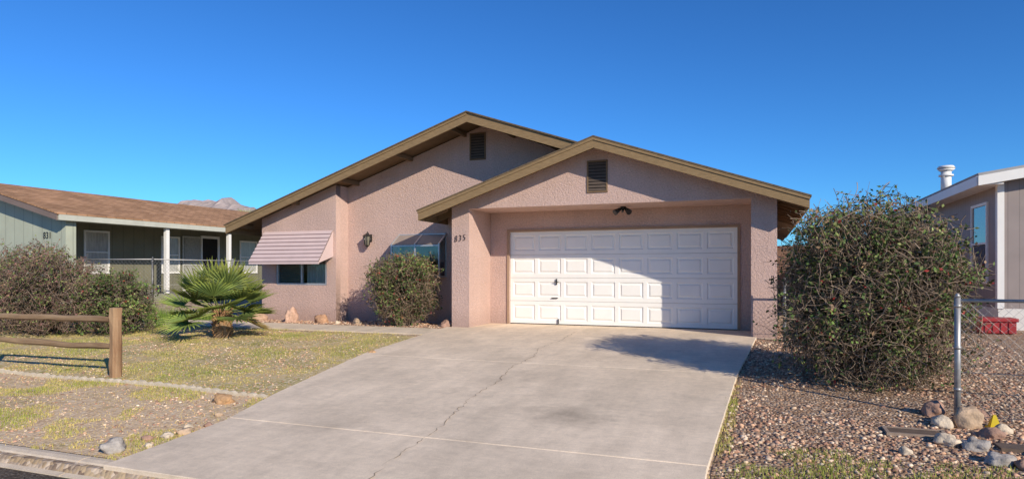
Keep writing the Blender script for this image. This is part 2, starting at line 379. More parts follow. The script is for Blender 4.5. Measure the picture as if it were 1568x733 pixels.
# ---------------------------------------------------------------- stucco house
H=empty('stucco_house')
S=.34
xr,zr=2.37,3.85
mr,mz=-.53,4.68
gt=lambda x: zr-S*abs(x-xr)
mt=lambda x: mz-S*abs(x-mr)
T=.13
portal=[(-.88,-.2),(-.47,-.2),(-.47,2.57),(5.225,2.57),(5.225,-.2),(5.67,-.2),(5.67,gt(5.67)-T),(xr,zr-T),(-.88,gt(-.88)-T)]
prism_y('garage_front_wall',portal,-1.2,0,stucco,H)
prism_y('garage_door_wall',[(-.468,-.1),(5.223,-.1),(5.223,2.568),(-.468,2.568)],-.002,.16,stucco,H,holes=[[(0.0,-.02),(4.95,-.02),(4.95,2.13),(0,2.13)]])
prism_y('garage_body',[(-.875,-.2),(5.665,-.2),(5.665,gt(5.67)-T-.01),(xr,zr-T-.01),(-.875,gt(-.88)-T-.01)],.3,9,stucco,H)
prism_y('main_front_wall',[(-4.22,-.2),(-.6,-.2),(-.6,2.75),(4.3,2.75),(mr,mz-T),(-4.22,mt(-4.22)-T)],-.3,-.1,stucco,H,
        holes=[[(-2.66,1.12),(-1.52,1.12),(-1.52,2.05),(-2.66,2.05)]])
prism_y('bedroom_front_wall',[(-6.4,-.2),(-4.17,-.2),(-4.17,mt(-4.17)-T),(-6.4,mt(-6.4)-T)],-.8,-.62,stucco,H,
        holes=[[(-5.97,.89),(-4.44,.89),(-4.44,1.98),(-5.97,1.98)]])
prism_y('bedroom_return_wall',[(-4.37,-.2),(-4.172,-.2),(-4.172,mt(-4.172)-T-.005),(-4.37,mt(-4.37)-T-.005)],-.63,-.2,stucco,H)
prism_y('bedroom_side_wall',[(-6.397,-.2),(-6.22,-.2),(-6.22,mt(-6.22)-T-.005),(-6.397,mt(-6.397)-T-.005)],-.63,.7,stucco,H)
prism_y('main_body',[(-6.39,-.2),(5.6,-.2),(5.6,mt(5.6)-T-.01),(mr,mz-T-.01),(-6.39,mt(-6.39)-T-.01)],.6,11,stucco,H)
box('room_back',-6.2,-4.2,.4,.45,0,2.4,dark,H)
def chev(name,x0,xm,x1,f,top,bot,y0,y1,mat):
    pts=[(x0,f(x0)-bot),(xm,f(xm)-bot),(x1,f(x1)-bot),(x1,f(x1)-top),(xm,f(xm)-top),(x0,f(x0)-top)]
    if x0==xm: pts=[pts[1],pts[2],pts[3],pts[4]]
    if x1==xm: pts=[pts[0],pts[1],pts[4],pts[5]]
    return prism_y(name,pts,y0,y1,mat,H)
gl,gr=-1.46,6.18
chev('garage_shingles',gl-.03,xr,gr+.03,gt,0,.03,-1.68,9.3,shingle)
chev('garage_roof_deck',gl,xr,gr,gt,.03,.10,-1.62,9.3,soffit)
chev('garage_rake_fascia',gl,xr,gr,gt,.032,.235,-1.655,-1.61,trim)
chev('garage_rake_trim',gl-.01,xr,gr+.01,gt,.028,.085,-1.672,-1.655,trim)
box('garage_eave_fascia_r',gr-.04,gr,-1.60,9.3,gt(gr)-.235,gt(gr)-.04,trim,H)
box('garage_eave_fascia_l',gl,gl+.04,-1.60,-.2,gt(gl)-.235,gt(gl)-.04,trim,H)
for k in range(14):
    y=-1.45+k*.61
    for (a,b,s) in ((5.67,gr-.045,-1),(gl+.045,-.88,1)):
        if s==1 and k>1: continue
        prism_y('rafter_%d_%d'%(k,s),[(a,gt(a)-.23),(b,gt(b)-.23),(b,gt(b)-.10),(a,gt(a)-.10)],y,y+.045,soffit,H)
ml=-7.2
chev('main_shingles_l',ml-.03,mr,mr,mt,0,.03,-1.23,11.3,shingle)
chev('main_deck_l',ml,mr,mr,mt,.03,.10,-1.16,11.3,soffit)
chev('main_shingles_r',mr,mr,2.2,mt,0,.03,-1.23,11.3,shingle)
chev('main_deck_r',mr,mr,2.2,mt,.03,.10,-1.16,11.3,soffit)
chev('main_rake_fascia_l',ml,mr,mr,mt,.032,.235,-1.195,-1.15,trim)
chev('main_rake_fascia_r',mr,mr,2.2,mt,.032,.235,-1.195,-1.15,trim)
chev('main_rake_trim_l',ml-.01,mr,mr,mt,.028,.085,-1.212,-1.195,trim)
chev('main_shingles_back',2.2,2.2,6.15,mt,0,.09,3,11.3,shingle)
box('main_eave_fascia',ml,ml+.04,-1.14,11.3,mt(ml)-.235,mt(ml)-.04,trim,H)
for i,x in enumerate((-6.9,-5.3,-3.9,-2.4,-1.0)):
    box('outlooker_%d'%i,x,x+.06,-1.14,-.6 if x<-4.3 else -.25,mt(x)-.20,mt(x)-.105,soffit,H)
for i,x in enumerate((0.2,1.2)):
    box('outlooker_r%d'%i,x,x+.06,-1.14,-.25,mt(x)-.22,mt(x)-.14,soffit,H)
def gvent(name,x0,x1,z0,z1,y):
    e=boxes(name+'_frame',[(x0-.03,x0,y-.02,y+.02,z0-.03,z1+.03),(x1,x1+.03,y-.02,y+.02,z0-.03,z1+.03),(x0,x1,y-.02,y+.02,z0-.03,z0),(x0,x1,y-.02,y+.02,z1,z1+.03)],soffit,H)
    box(name+'_back',x0,x1,y-.004,y+.01,z0,z1,dark,H)
    n=9;V=[];F=[]
    for i in range(n):
        z=z0+(z1-z0)*(i+.1)/n;h=(z1-z0)/n
        b=len(V);V+=[(x0,y-.02,z),(x1,y-.02,z),(x1,y-.006,z+h*.75),(x0,y-.006,z+h*.75)];F.append((b,b+1,b+2,b+3))
    o=mesh(name+'_slats',V,F,vent,H);m=o.modifiers.new('s','SOLIDIFY');m.thickness=.004
gvent('garage_vent',2.16,2.52,2.83,3.41,-1.2)
gvent('main_vent',-.83,-.49,3.80,4.36,-.3)
jamb=M('jamb_brown',(.36,.24,.16),.8,.1,3)
boxes('garage_door_jamb',[(-.05,-.001,-.03,.10,.03,2.18),(4.951,5.0,-.03,.10,.03,2.18),(-.001,4.951,-.03,.10,2.131,2.18)],jamb,H)
def garage_door():
    V=[];F=[];X0,X1,Z0,Z1=.002,4.948,.035,2.128;ns=4;nc=8;y=.06
    sh=(Z1-Z0)/ns
    def q(a,b,c,d): F.append((a,b,c,d))
    for s in range(ns):
        za=Z0+s*sh+(.006 if s else 0);zb=Z0+(s+1)*sh-.006 if s<ns-1 else Z1
        mg=.085
        pw=(X1-X0-2*.07-(nc-1)*.085)/nc
        cells=[]
        for c in range(nc):
            a=X0+.07+c*(pw+.085);cells.append((a,a+pw))
        pz0,pz1=za+mg,zb-mg
        def rect(x0,x1,z0,z1,yy):
            b=len(V);V.extend([(x0,yy,z0),(x1,yy,z0),(x1,yy,z1),(x0,yy,z1)]);return b
        for (x0,x1,z0,z1) in [(X0,X1,za,pz0),(X0,X1,pz1,zb)]:
            b=rect(x0,x1,z0,z1,y);q(b,b+1,b+2,b+3)
        xe=[X0]+[v for c in cells for v in c]+[X1]
        for i in range(0,len(xe),2):
            b=rect(xe[i],xe[i+1],pz0,pz1,y);q(b,b+1,b+2,b+3)
        for (a,c) in cells:
            rs=[rect(a+d,c-d,pz0+d,pz1-d,y+h) for d,h in ((0,0),(.018,.018),(.04,.018),(.065,.001))]
            for r0,r1 in zip(rs,rs[1:]):
                for i in range(4): q(r0+i,r0+(i+1)%4,r1+(i+1)%4,r1+i)
            b=rs[-1];q(b,b+1,b+2,b+3)
        for (z,zz) in ((za,za-.006),(zb,zb+.006)):
            b=len(V);V.extend([(X0,y,z),(X1,y,z),(X1,y+.02,zz),(X0,y+.02,zz)]);q(b,b+1,b+2,b+3)
    o=mesh('garage_door',V,F,doorwhite,H)
    box('garage_door_core',.001,4.949,.079,.12,.02,2.129,doorwhite,H)
garage_door()
boxes('garage_door_seal',[(.002,4.948,.058,.075,.03,.05)],M('rubber',(.03,.03,.03),.8),H)
boxes('garage_door_lock',[(1.10,1.125,.03,.058,.93,1.06),(1.06,1.16,.02,.04,.985,.998),(1.0,1.14,.03,.058,.62,.64),(1.14,1.165,.03,.058,.06,.16)],black,H)
FL=empty('flood_light')
cyl('base_plate',(2.72,-.5,2.57),(2.72,-.5,2.53),.06,black,FL)
for s in (-1,1):
    cyl('arm%d'%s,(2.72,-.5,2.54),(2.72+s*.08,-.54,2.50),.015,black,FL)
    cyl('lamp_head%d'%s,(2.72+s*.06,-.52,2.52),(2.72+s*.15,-.62,2.44),.035,black,FL,r1=.062)
cyl('sensor',(2.72,-.5,2.53),(2.72,-.56,2.46),.025,black,FL)
def text(name,body,x,y,z,size,mat,parent,rot=0,shear=0,sp=1.,off=0.):
    cu=bpy.data.curves.new(name,'FONT');cu.body=body;cu.size=size;cu.extrude=.006;cu.shear=shear;cu.align_x='CENTER';cu.space_character=sp;cu.offset=off
    o=bpy.data.objects.new('t',cu);COL.objects.link(o)
    dg=bpy.context.evaluated_depsgraph_get();dg.update()
    me=bpy.data.meshes.new_from_object(o.evaluated_get(dg));bpy.data.objects.remove(o)
    R=Matrix.Translation((x,y,z))@Matrix.Rotation(math.pi/2,4,'X')@Matrix.Rotation(rot,4,'Z')@Matrix.Scale(.8,4,(1,0,0))
    me.transform(R);me.materials.clear();return link(name,me,mat,parent)
text('house_number','835',-.68,-1.212,1.88,.19,M('number_brown',(.06,.035,.03),.6),H,rot=.14,shear=.25,sp=1.3,off=-.004)
def window(nm,x0,x1,z0,z1,y,fr,parent,mull=1,depth=.06):
    w=.045
    L=[(x0,x0+w,y-.02,y+depth,z0,z1),(x1-w,x1,y-.02,y+depth,z0,z1),(x0+w,x1-w,y-.02,y+depth,z0,z0+w),(x0+w,x1-w,y-.02,y+depth,z1-w,z1)]
    for i in range(mull):
        xm=x0+(x1-x0)*(i+1)/(mull+1);L.append((xm-w/2,xm+w/2,y-.01,y+depth-.01,z0+w,z1-w))
    boxes(nm+'_frame',L,fr,parent)
    mesh(nm+'_glass',[(x0+w,y+.02,z0+w),(x1-w,y+.02,z0+w),(x1-w,y+.02,z1-w),(x0+w,y+.02,z1-w)],[(0,1,2,3)],glass,parent)
window('bedroom_window',-5.965,-4.445,.892,1.977,-.76,alu,H)
def drape(nm,x0,x1,z0,z1,y,mat,parent,amp=.02,per=.09):
    n=int((x1-x0)/.015);V=[];F=[]
    for i in range(n+1):
        x=x0+(x1-x0)*i/n;yy=y+amp*math.sin(x/per*6.28)+.3*amp*math.sin(x*31)
        V+=[(x,yy,z0),(x,yy,z1)]
    F=[(2*i,2*i+2,2*i+3,2*i+1) for i in range(n)]
    return mesh(nm,V,F,mat,parent,True)
drape('bedroom_drape',-5.12,-4.46,.8,2.0,-.67,curtain,H)
boxes('bedroom_blind',[(-5.93,-5.2,-.70,-.68,.95+.05*i,.985+.05*i) for i in range(20)],M('blind_grey',(.30,.31,.26),.8),H)
# metal awning
A=empty('window_awning');A.parent=H
ax0,ax1=-6.3,-4.24;n=8
ty,tz,by,bz=-.81,2.22,-1.36,1.46
V1=[];F1=[];F2=[]
for i in range(n):
    t0=i/n;t1=(i+1)/n
    y0=ty+(by-ty)*t0;z0=tz+(bz-tz)*t0;y1=ty+(by-ty)*t1-.02;z1=tz+(bz-tz)*t1+.012
    b=len(V1)
    ym=y0+(y1-y0)*.5;zm=z0+(z1-z0)*.5
    V1+=[(ax0,y0,z0),(ax1,y0,z0),(ax0,ym-.012,zm+.008),(ax1,ym-.012,zm+.008),(ax0,y1,z1),(ax1,y1,z1),(ax0,y1+.02,z1-.026),(ax1,y1+.02,z1-.026)]
    F1+=[(b,b+2,b+3,b+1),(b+2,b+4,b+5,b+3)];F2.append((b+4,b+6,b+7,b+5))
o=mesh('slats',V1,F1+F2,awnm,A);o.data.materials.append(awnd)
for p in o.data.polygons[len(F1):]: p.material_index=1
m=o.modifiers.new('s','SOLIDIFY');m.thickness=.003
for x in (ax0+.01,ax1-.015):
    prism_x('side_panel_%.1f'%x,[(-.803,tz-.02),(by+.02,bz+.01),(by+.02,bz-.03),(-.803,bz+.12)],x,x+.005,awnm,A)
boxes('awning_front_bar',[(ax0,ax1,by-.012,by+.006,bz-.06,bz-.005)],awnm,A)
# garden (box) window
G=empty('garden_window');G.parent=H
gx0,gx1,gy,g0,g1,g2=-2.73,-1.45,-.68,1.12,1.84,2.10
f=.035
gg=glass_mat('garden_glass',(.6,.68,.72),2.6)
boxes('frame',[(gx0,gx0+f,gy,gy+f,g0,g1),(gx1-f,gx1,gy,gy+f,g0,g1),(gx0+f,gx1-f,gy,gy+f,g0,g0+f),(gx0+f,gx1-f,gy,gy+f,g1-f,g1),
  ((gx0+gx1)/2-.015,(gx0+gx1)/2+.015,gy+.002,gy+f-.002,g0+f,g1-f),(gx0,gx1,gy+f,-.301,g0-.03,g0+.004),
  (gx0,gx0+f,-.33,-.301,g0,g2),(gx1-f,gx1,-.33,-.301,g0,g2),(gx0+f,gx1-f,-.33,-.301,g2-f,g2+.01),(gx0+.01,gx1-.01,gy+.05,-.34,1.5,1.51)],alu,G)
for x in (gx0,gx1-f,(gx0+gx1)/2-.015):
    prism_x('rafter%.2f'%x,[(gy,g1),(gy,g1+.03),(-.301,g2+.02),(-.301,g2-.02)],x,x+f,alu,G)
mesh('glass_front',[(gx0+f,gy+.02,g0+f),(gx1-f,gy+.02,g0+f),(gx1-f,gy+.02,g1-f),(gx0+f,gy+.02,g1-f)],[(0,1,2,3)],gg,G)
mesh('roof_panel',[(gx0+f,gy+.01,g1+.01),(gx1-f,gy+.01,g1+.01),(gx1-f,-.32,g2),(gx0+f,-.32,g2)],[(0,1,2,3)],M('frosted_panel',(.30,.24,.20),.3,.1,6,spec=.5),G)
for x in (gx0+.015,gx1-.015): mesh('glass_side%.1f'%x,[(x,gy+f,g0),(x,-.33,g0),(x,-.33,g2-.02),(x,gy+f,g1)],[(0,1,2,3)],gg,G)
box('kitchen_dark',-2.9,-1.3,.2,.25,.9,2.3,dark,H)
drape('kitchen_blind',-2.64,-1.54,1.45,2.04,-.2,curtain,H,amp=.006)
WL=empty('wall_lantern')
lx,ly,lz=-3.53,-.3,2.0
boxes('plate',[(lx-.05,lx+.05,ly-.02,ly,lz-.05,lz+.13)],black,WL)
cyl('arm',(lx,ly-.02,lz+.1),(lx,ly-.14,lz+.19),.01,black,WL);cyl('hook',(lx,ly-.14,lz+.19),(lx,ly-.14,lz+.1),.01,black,WL)
cyl('cap',(lx,ly-.14,lz+.08),(lx,ly-.14,lz+.15),.12,black,WL,r1=.02,seg=6,smooth=False)
cyl('lantern_glass',(lx,ly-.14,lz-.14),(lx,ly-.14,lz+.08),.055,M('smoky_glass',(.20,.18,.13),.1,spec=.8),WL,r1=.09,seg=6,smooth=False)
cyl('bottom',(lx,ly-.14,lz-.19),(lx,ly-.14,lz-.14),.015,black,WL,r1=.065,seg=6,smooth=False)
for i in range(6):
    t=i*math.pi/3;cyl('bar%d'%i,(lx+.057*math.cos(t),ly-.14+.057*math.sin(t),lz-.14),(lx+.093*math.cos(t),ly-.14+.093*math.sin(t),lz+.08),.012,black,WL,seg=5)
# ---------------------------------------------------------------- left neighbour (sage mobile home)
N1=empty('green_mobile_home')
nt_=lambda x: 4.0-.27*abs(x+17)
prism_y('body',[(-21,-.1),(-14.8,-.1),(-14.8,nt_(-14.8)-.1),(-17,3.9),(-21,nt_(-21)-.1)],-.9,13,green_shaded,N1)
prism_y('front_gable_wall',[(-21.01,-.1),(-13.0,-.1),(-13.0,nt_(-13)-.1),(-17,3.9),(-21.01,nt_(-21)-.1)],-1.2,-.9,green_w,N1)
prism_y('shingles',[(-21.3,nt_(-21.3)),(-17,4.0),(-12.75,nt_(-12.75)),(-12.75,nt_(-12.75)-.04),(-17,3.95),(-21.3,nt_(-21.3)-.04)],-1.62,13.4,roofbr,N1)
prism_y('rake_fascia',[(-21.3,nt_(-21.3)-.041),(-17,3.949),(-12.8,nt_(-12.8)-.041),(-12.8,nt_(-12.8)-.22),(-17,3.77),(-21.3,nt_(-21.3)-.22)],-1.6,-1.56,M('fascia_greybrown',(.20,.15,.13),.7),N1)
prism_y('soffit',[(-15,nt_(-15)-.05),(-12.9,nt_(-12.9)-.05),(-12.9,nt_(-12.9)-.13),(-15,nt_(-12.9)-.13)],-.89,13,M('porch_soffit',(.35,.36,.30),.8),N1)
boxes('porch_beam_gutter',[(-12.9,-12.76,-1.55,13.2,nt_(-12.75)-.20,nt_(-12.75)-.043)],M('gutter_cream',(.50,.50,.42),.5),N1)
boxes('porch_deck',[(-14.8,-12.95,-.89,13,0,.5)],M('deck',(.25,.24,.19),.8),N1)
for i,y in enumerate((2.05,4.75,8.5)):
    boxes('porch_post_%d'%i,[(-13.0,-12.88,y,y+.12,.5,nt_(-12.75)-.2)],white,N1)
def side_window(nm,x,y0,y1,z0,z1,parent,fr=white,inner=dark,s=1):
    w=.06
    def b(a,c,d,e): return (min(x,x+s*.04),max(x,x+s*.04),a,c,d,e)
    boxes(nm+'_frame',[b(y0,y0+w,z0,z1),b(y1-w,y1,z0,z1),b(y0+w,y1-w,z0,z0+w),b(y0+w,y1-w,z1-w,z1),b(y0+w,y1-w,(z0+z1)/2-.02,(z0+z1)/2+.02)],fr,parent)
    mesh(nm+'_pane',[(x+s*.012,y0+w,z0+w),(x+s*.012,y1-w,z0+w),(x+s*.012,y1-w,z1-w),(x+s*.012,y0+w,z1-w)],[(0,1,2,3)],inner,parent)
wg=M('window_curtained',(.44,.43,.39),.15,.25,3,spec=.6,stretch=(1,6,1))
side_window('window_a',-14.8,.62,1.5,1.15,2.55,N1,inner=wg)
side_window('window_b',-14.8,3.5,4.3,1.15,2.5,N1,inner=wg)
side_window('window_c',-14.8,7.3,8.3,1.15,2.5,N1,inner=wg)
sd=M('security_door',(.48,.47,.42),.6,.3,25)
V=[(-14.79,-14.75,4.42,4.47,.5,2.55),(-14.79,-14.75,5.25,5.3,.5,2.55),(-14.79,-14.75,4.47,5.25,2.5,2.55),(-14.79,-14.75,4.47,5.25,1.45,1.52),(-14.79,-14.75,4.47,5.25,.5,.62)]
V+=[(-14.78,-14.765,4.47+.05*i,4.495+.05*i,.62,2.5) for i in range(1,16)]
boxes('security_door',V,sd,N1)
box('open_doorway',-14.8,-14.78,5.32,6.1,.5,2.5,dark,N1)
boxes('door_trim',[(-14.8,-14.74,5.28,5.33,.5,2.6),(-14.8,-14.74,6.1,6.18,.5,2.6),(-14.8,-14.74,5.33,6.1,2.5,2.6)],white,N1)
text('house_number','831',-13.75,-1.212,2.17,.27,black,N1,sp=1.1)
# ---------------------------------------------------------------- right neighbour
N2=empty('mauve_mobile_home')
bx,byy=10.05,2.4
rt=lambda x: 3.22+.16*(x-9.6) if x<13.5 else 3.844-.16*(x-13.5)
prism_y('body',[(bx,.45),(17.5,.45),(17.5,rt(17.5)-.12),(13.5,rt(13.5)-.12),(bx,rt(bx)-.12)],byy,16,mauve,N2)
boxes('skirting',[(bx-.01,17.5,byy-.01,16,-.1,.45)],M('skirt_white',(.70,.67,.62),.6),N2)
prism_y('roof',[(9.62,rt(9.6)-.02),(13.5,rt(13.5)-.02),(18,rt(18)-.02),(18,rt(18)+.04),(13.5,rt(13.5)+.04),(9.6,rt(9.6)+.04)],byy-.32,16.3,M('roof_grey',(.35,.34,.33),.9),N2)
prism_y('rake_fascia',[(9.6,rt(9.6)-.22),(13.5,rt(13.5)-.22),(18,rt(18)-.22),(18,rt(18)-.021),(13.5,rt(13.5)-.021),(9.6,rt(9.6)-.021)],byy-.36,byy-.32,white,N2)
boxes('eave_fascia',[(9.58,9.63,byy-.31,16.3,rt(9.6)-.22,rt(9.6)-.021),(9.63,bx,byy-.31,16.2,rt(9.6)-.2,rt(9.6)-.17)],white,N2)
boxes('corner_trim',[(bx-.03,bx+.09,byy-.03,byy+.0,.45,rt(bx)-.13),(bx-.03,bx-.0,byy,byy+.1,.45,rt(bx)-.13)],white,N2)
side_window('side_window',bx,3.05,4.2,.95,2.75,N2,inner=M('blue_window',(.10,.13,.17),.08,.2,2,spec=.9),s=-1)
VP=empty('roof_vent_pipe');
cyl('flue',(9.95,6.1,3.2),(9.95,6.1,3.85),.12,white,VP,seg=20)
cyl('collar',(9.95,6.1,3.72),(9.95,6.1,3.76),.17,white,VP,seg=20)
cyl('cap_low',(9.95,6.1,3.86),(9.95,6.1,3.91),.15,white,VP,r1=.2,seg=20)
cyl('cap',(9.95,6.1,3.93),(9.95,6.1,3.99),.21,white,VP,r1=.17,seg=20)
RB=empty('red_storage_box');rm=M('red_plastic',(.36,.028,.028),.45,.15,4,spec=.5)
box('tub',9.42,10.0,1.2,1.6,.02,.25,rm,RB,.015);box('lid',9.39,10.03,1.17,1.63,.25,.32,rm,RB,.012)
boxes('ribs',[(9.48+i*.13,9.51+i*.13,1.185,1.2,.04,.23) for i in range(4)],rm,RB)
bw=M('block_wall_brown',(.20,.12,.085),.9,.2,3,bump=.4,bscale=30)
box('block_wall',5.75,9.4,7.5,7.7,0,2.0,bw)
# ---------------------------------------------------------------- chain link
def chain(name,p0,p1,h,pitch=.06,wr=.0016,posts=None,rail=True):
    E=empty(name)
    p0=Vector(p0);p1=Vector(p1);L=(p1-p0).length;d=(p1-p0)/L
    z0=min(gz(p0.x,p0.y),gz(p1.x,p1.y))+.03
    step=pitch*1.414
    hh=h-.06
    a=[]
    n=int((L+hh)/step)+1
    for i in range(n):
        s=-hh+i*step
        for sg in (1,-1):
            if sg==1: s0,t0,s1,t1=s,0,s+hh,hh
            else: s0,t0,s1,t1=s,hh,s+hh,0
            if s0<0:
                f=-s0/hh;t0=t0+(t1-t0)*f;s0=0
            if s1>L:
                f=(s1-L)/(s1-s0) if s1>s0 else 0;t1=t1-(t1-t0)*f;s1=L
            if s1-s0<.02: continue
            off=Vector((-d.y,d.x,0))*(.002*sg)
            A=p0+d*s0+off;B=p0+d*s1+off
            a.append([(A.x,A.y,z0+t0),(B.x,B.y,z0+t1)])
    P=np.array(a)
    tubes('mesh_wire',P,np.full(len(P),wr),np.full(len(P),wr),galv,E)
    posts=posts or [0,L]
    for i,s in enumerate(posts):
        q=p0+d*s;g=gz(q.x,q.y)
        cyl('post_%d'%i,(q.x,q.y,g-.1),(q.x,q.y,g+h+.04),.028,galv,E);cyl('post_cap_%d'%i,(q.x,q.y,g+h+.04),(q.x,q.y,g+h+.08),.032,galv,E,r1=.01)
        for zz in (.25,.6,.95): cyl('tie_%d_%.2f'%(i,zz),(q.x,q.y,g+zz*h),(q.x,q.y,g+zz*h+.03),.033,galv,E)
    if rail: cyl('top_rail',(p0.x,p0.y,z0+h-.02),(p1.x,p1.y,z0+h-.02),.017,galv,E)
    cyl('bottom_wire',(p0.x,p0.y,z0+.02),(p1.x,p1.y,z0+.02),.004,galv,E,seg=5)
    cyl('tension_wire',(p0.x,p0.y,z0+h*.38),(p1.x,p1.y,z0+h*.38),.004,galv,E,seg=5)
    return E
chain('chain_link_fence',(7.18,-6.5,0),(13.5,-6.5,0),1.16,pitch=.057,wr=.0015,posts=[0,3,6])
chain('chain_link_fence',(5.78,-1.6,0),(7.33,-1.6,0),1.05,posts=[0,1.5])
chain('chain_link_fence',(-13.6,-.6,0),(-11.2,.1,0),1.25,wr=.0024,pitch=.08)
chain('chain_link_fence',(-11.2,.1,0),(-11.0,6.0,0),1.25,wr=.0024,pitch=.08,posts=[0,3,6])
chain('chain_link_fence',(-11.0,6.0,0),(-6.5,6.0,0),1.3,wr=.0022,pitch=.08,posts=[0,2,4.4])
GT=empty('side_gate');gm=M('gate_dark',(.04,.035,.03),.7)
boxes('pickets',[(-7.6+i*.09,-7.56+i*.09,1.48,1.5,.02,1.35) for i in range(13)]+[(-7.62,-6.42,1.5,1.53,.3,.36),(-7.62,-6.42,1.5,1.53,1.1,1.16)],gm,GT)
# ---------------------------------------------------------------- split rail fence
SR=empty('split_rail_fence')
def rough_beam(name,p0,p1,w,h,mat,seed,sag=0,n=14):
    random.seed(seed);p0=Vector(p0);p1=Vector(p1);d=(p1-p0).normalized()
    up=Vector((0,0,1)) if abs(d.z)<.8 else Vector((0,1,0))
    sd_=d.cross(up).normalized();u=sd_.cross(d)
    V=[];F=[];m=8
    for i in range(n+1):
        t=i/n;c=p0.lerp(p1,t)-Vector((0,0,sag*4*t*(1-t)))+Vector((0,0,.03*noise.noise(Vector((t*4,seed,0)))))
        tp=1-.35*(abs(2*t-1)**6)*(1 if sag else 0)
        for k in range(m):
            a=2*math.pi*(k+.5)/m;r=1+.3*noise.noise(Vector((k*1.7,t*3,seed)))+.08*random.uniform(-1,1)
            V.append(c+sd_*math.cos(a)*w*r*tp+u*math.sin(a)*h*r*tp)
    for i in range(n):
        for k in range(m): F.append((i*m+k,i*m+(k+1)%m,(i+1)*m+(k+1)%m,(i+1)*m+k))
    F+=[tuple(range(m-1,-1,-1)),tuple(range(n*m,n*m+m))]
    return mesh(name,V,F,mat,SR)
px,py=-3.12,-7.38;pg=gz(px,py)
rough_beam('post',(px,py,pg-.1),(px+.02,py,pg+.98),.085,.075,woodm,1,n=8)
px2=-5.65
rough_beam('post_far',(px2,py-.1,pg-.1),(px2,py-.1,pg+.72),.085,.075,woodm,2,n=8)
rough_beam('rail_top',(px+.05,py,pg+.80),(px2-.1,py-.08,pg+.79),.05,.05,railm,3,sag=-.02)
rough_beam('rail_low',(px+.05,py,pg+.43),(px2+.0,py-.08,pg+.46),.045,.045,railm,4,sag=.01)
# ---------------------------------------------------------------- rocks
def rock(name,x,y,sx,sy,sz,c,seed,parent=None,zoff=0,c2=None):
    import bmesh
    bm=bmesh.new();bmesh.ops.create_icosphere(bm,subdivisions=3,radius=1)
    for v in bm.verts:
        n=noise.noise(v.co*1.3+Vector((seed*3.1,seed,0)));n2=noise.noise(v.co*3.5+Vector((seed,seed*2,5)))
        v.co*=1+.45*n+.2*n2
        v.co.x*=sx;v.co.y*=sy;v.co.z*=sz
    me=bpy.data.meshes.new(name);bm.to_mesh(me);bm.free()
    me.transform(Matrix.Rotation(seed*1.3,4,'Z'));me.transform(Matrix.Translation((x,y,gz(x,y)+sz*.45+zoff)))
    m=M('rock_%s_%d'%(name,seed),c,.9,.35,9,bump=.8,bscale=22,c2=c2,spec=.15,bdist=.02)
    return link(name,me,m,parent,True)
gy_=(.38,.34,.30);tn=(.46,.33,.22);rd=(.36,.22,.16);wt=(.60,.49,.36);og=(.48,.29,.15)
for i,(x,y,s,sz,c) in enumerate([(.04,-9.85,.10,.08,gy_),(.13,-9.38,.07,.04,wt),(.02,-9.5,.05,.035,rd),(.10,-9.1,.06,.045,wt),(.2,-8.95,.05,.03,rd),(.18,-9.22,.08,.04,tn),
     (-.45,-8.1,.14,.07,og),(-.02,-8.6,.04,.03,tn),(.22,-9.65,.045,.03,wt),(-.62,-4.7,.06,.05,og),(-.12,-9.7,.05,.035,tn)]):
    rock('rock',x,y,s,s*.75,sz,c,i+1)
for i,(x,y,s,sz,c) in enumerate([(7.02,-6.35,.12,.10,rd),(6.98,-6.8,.10,.07,wt),(7.2,-6.75,.13,.13,tn),(6.88,-7.4,.12,.06,wt),(7.07,-7.5,.10,.07,gy_),(7.36,-6.4,.10,.07,rd),
     (7.3,-7.05,.10,.06,rd),(7.14,-7.85,.12,.06,gy_),(7.28,-7.95,.08,.05,rd),(7.45,-6.85,.07,.05,wt),(7.55,-7.6,.09,.06,tn),(6.5,-7.8,.05,.04,wt)]):
    rock('rock',x,y,s,s*.8,sz,c,i+20)
for i,(x,y,s,sz,c) in enumerate([(-5.15,-1.2,.18,.24,(.56,.36,.26)),(-4.35,-1.1,.17,.15,(.50,.29,.17)),(-6.3,-1.1,.22,.14,(.50,.33,.23)),(-3.3,-1.2,.13,.10,tn),(-1.05,-1.1,.14,.10,rd),(-3.8,-1.25,.08,.06,wt)]):
    rock('boulder',x,y,s,s*.7,sz,c,i+40)
EV=empty('garden_edging');edm=M('edging_concrete',(.60,.51,.38),.9,.15,6,bump=.4,bscale=50)
x=-6.3;k=0;random.seed(5)
while x<-.12:
    y=-7.66-.12*max(0,(x+3)/3)**2+.03*math.sin(x*2)+random.uniform(-.012,.012);g=gz(x,y)-random.uniform(0,.015)
    w=.145
    pts=[(x,g-.05)]+[(x+w*t,g+.03+.03*math.sin(math.pi*t)+random.uniform(-.004,.004)) for t in (0,.2,.4,.6,.8,1)]+[(x+w,g-.05)]
    prism_y('edging_%d'%k,pts,y-.03,y+.035,edm,EV);x+=w+.006;k+=1
MB=empty('water_meter_box')
mb=M('meter_lid',(.16,.115,.085),.7,.2,12,metal=.2)
rimm=M('meter_rim',(.32,.24,.18),.9,.2,12)
g=gz(6.7,-7.15)
boxes('rim',[(6.45,6.95,-7.28,-7.25,g-.02,g+.03),(6.45,6.95,-7.03,-7.0,g-.02,g+.03),(6.45,6.48,-7.25,-7.03,g-.02,g+.03),(6.92,6.95,-7.25,-7.03,g-.02,g+.03)],rimm,MB)
boxes('lid',[(6.485,6.915,-7.245,-7.035,g-.02,g+.024)],mb,MB)
MB2=empty('water_meter_box');g=gz(7.4,-7.4)
boxes('lid',[(7.25,7.65,-7.5,-7.3,g-.02,g+.03)],mb,MB2)
YM=empty('yellow_sprinkler_marker');ym=M('yellow_plastic',(.65,.48,.02),.4)
g=gz(7.42,-6.75)
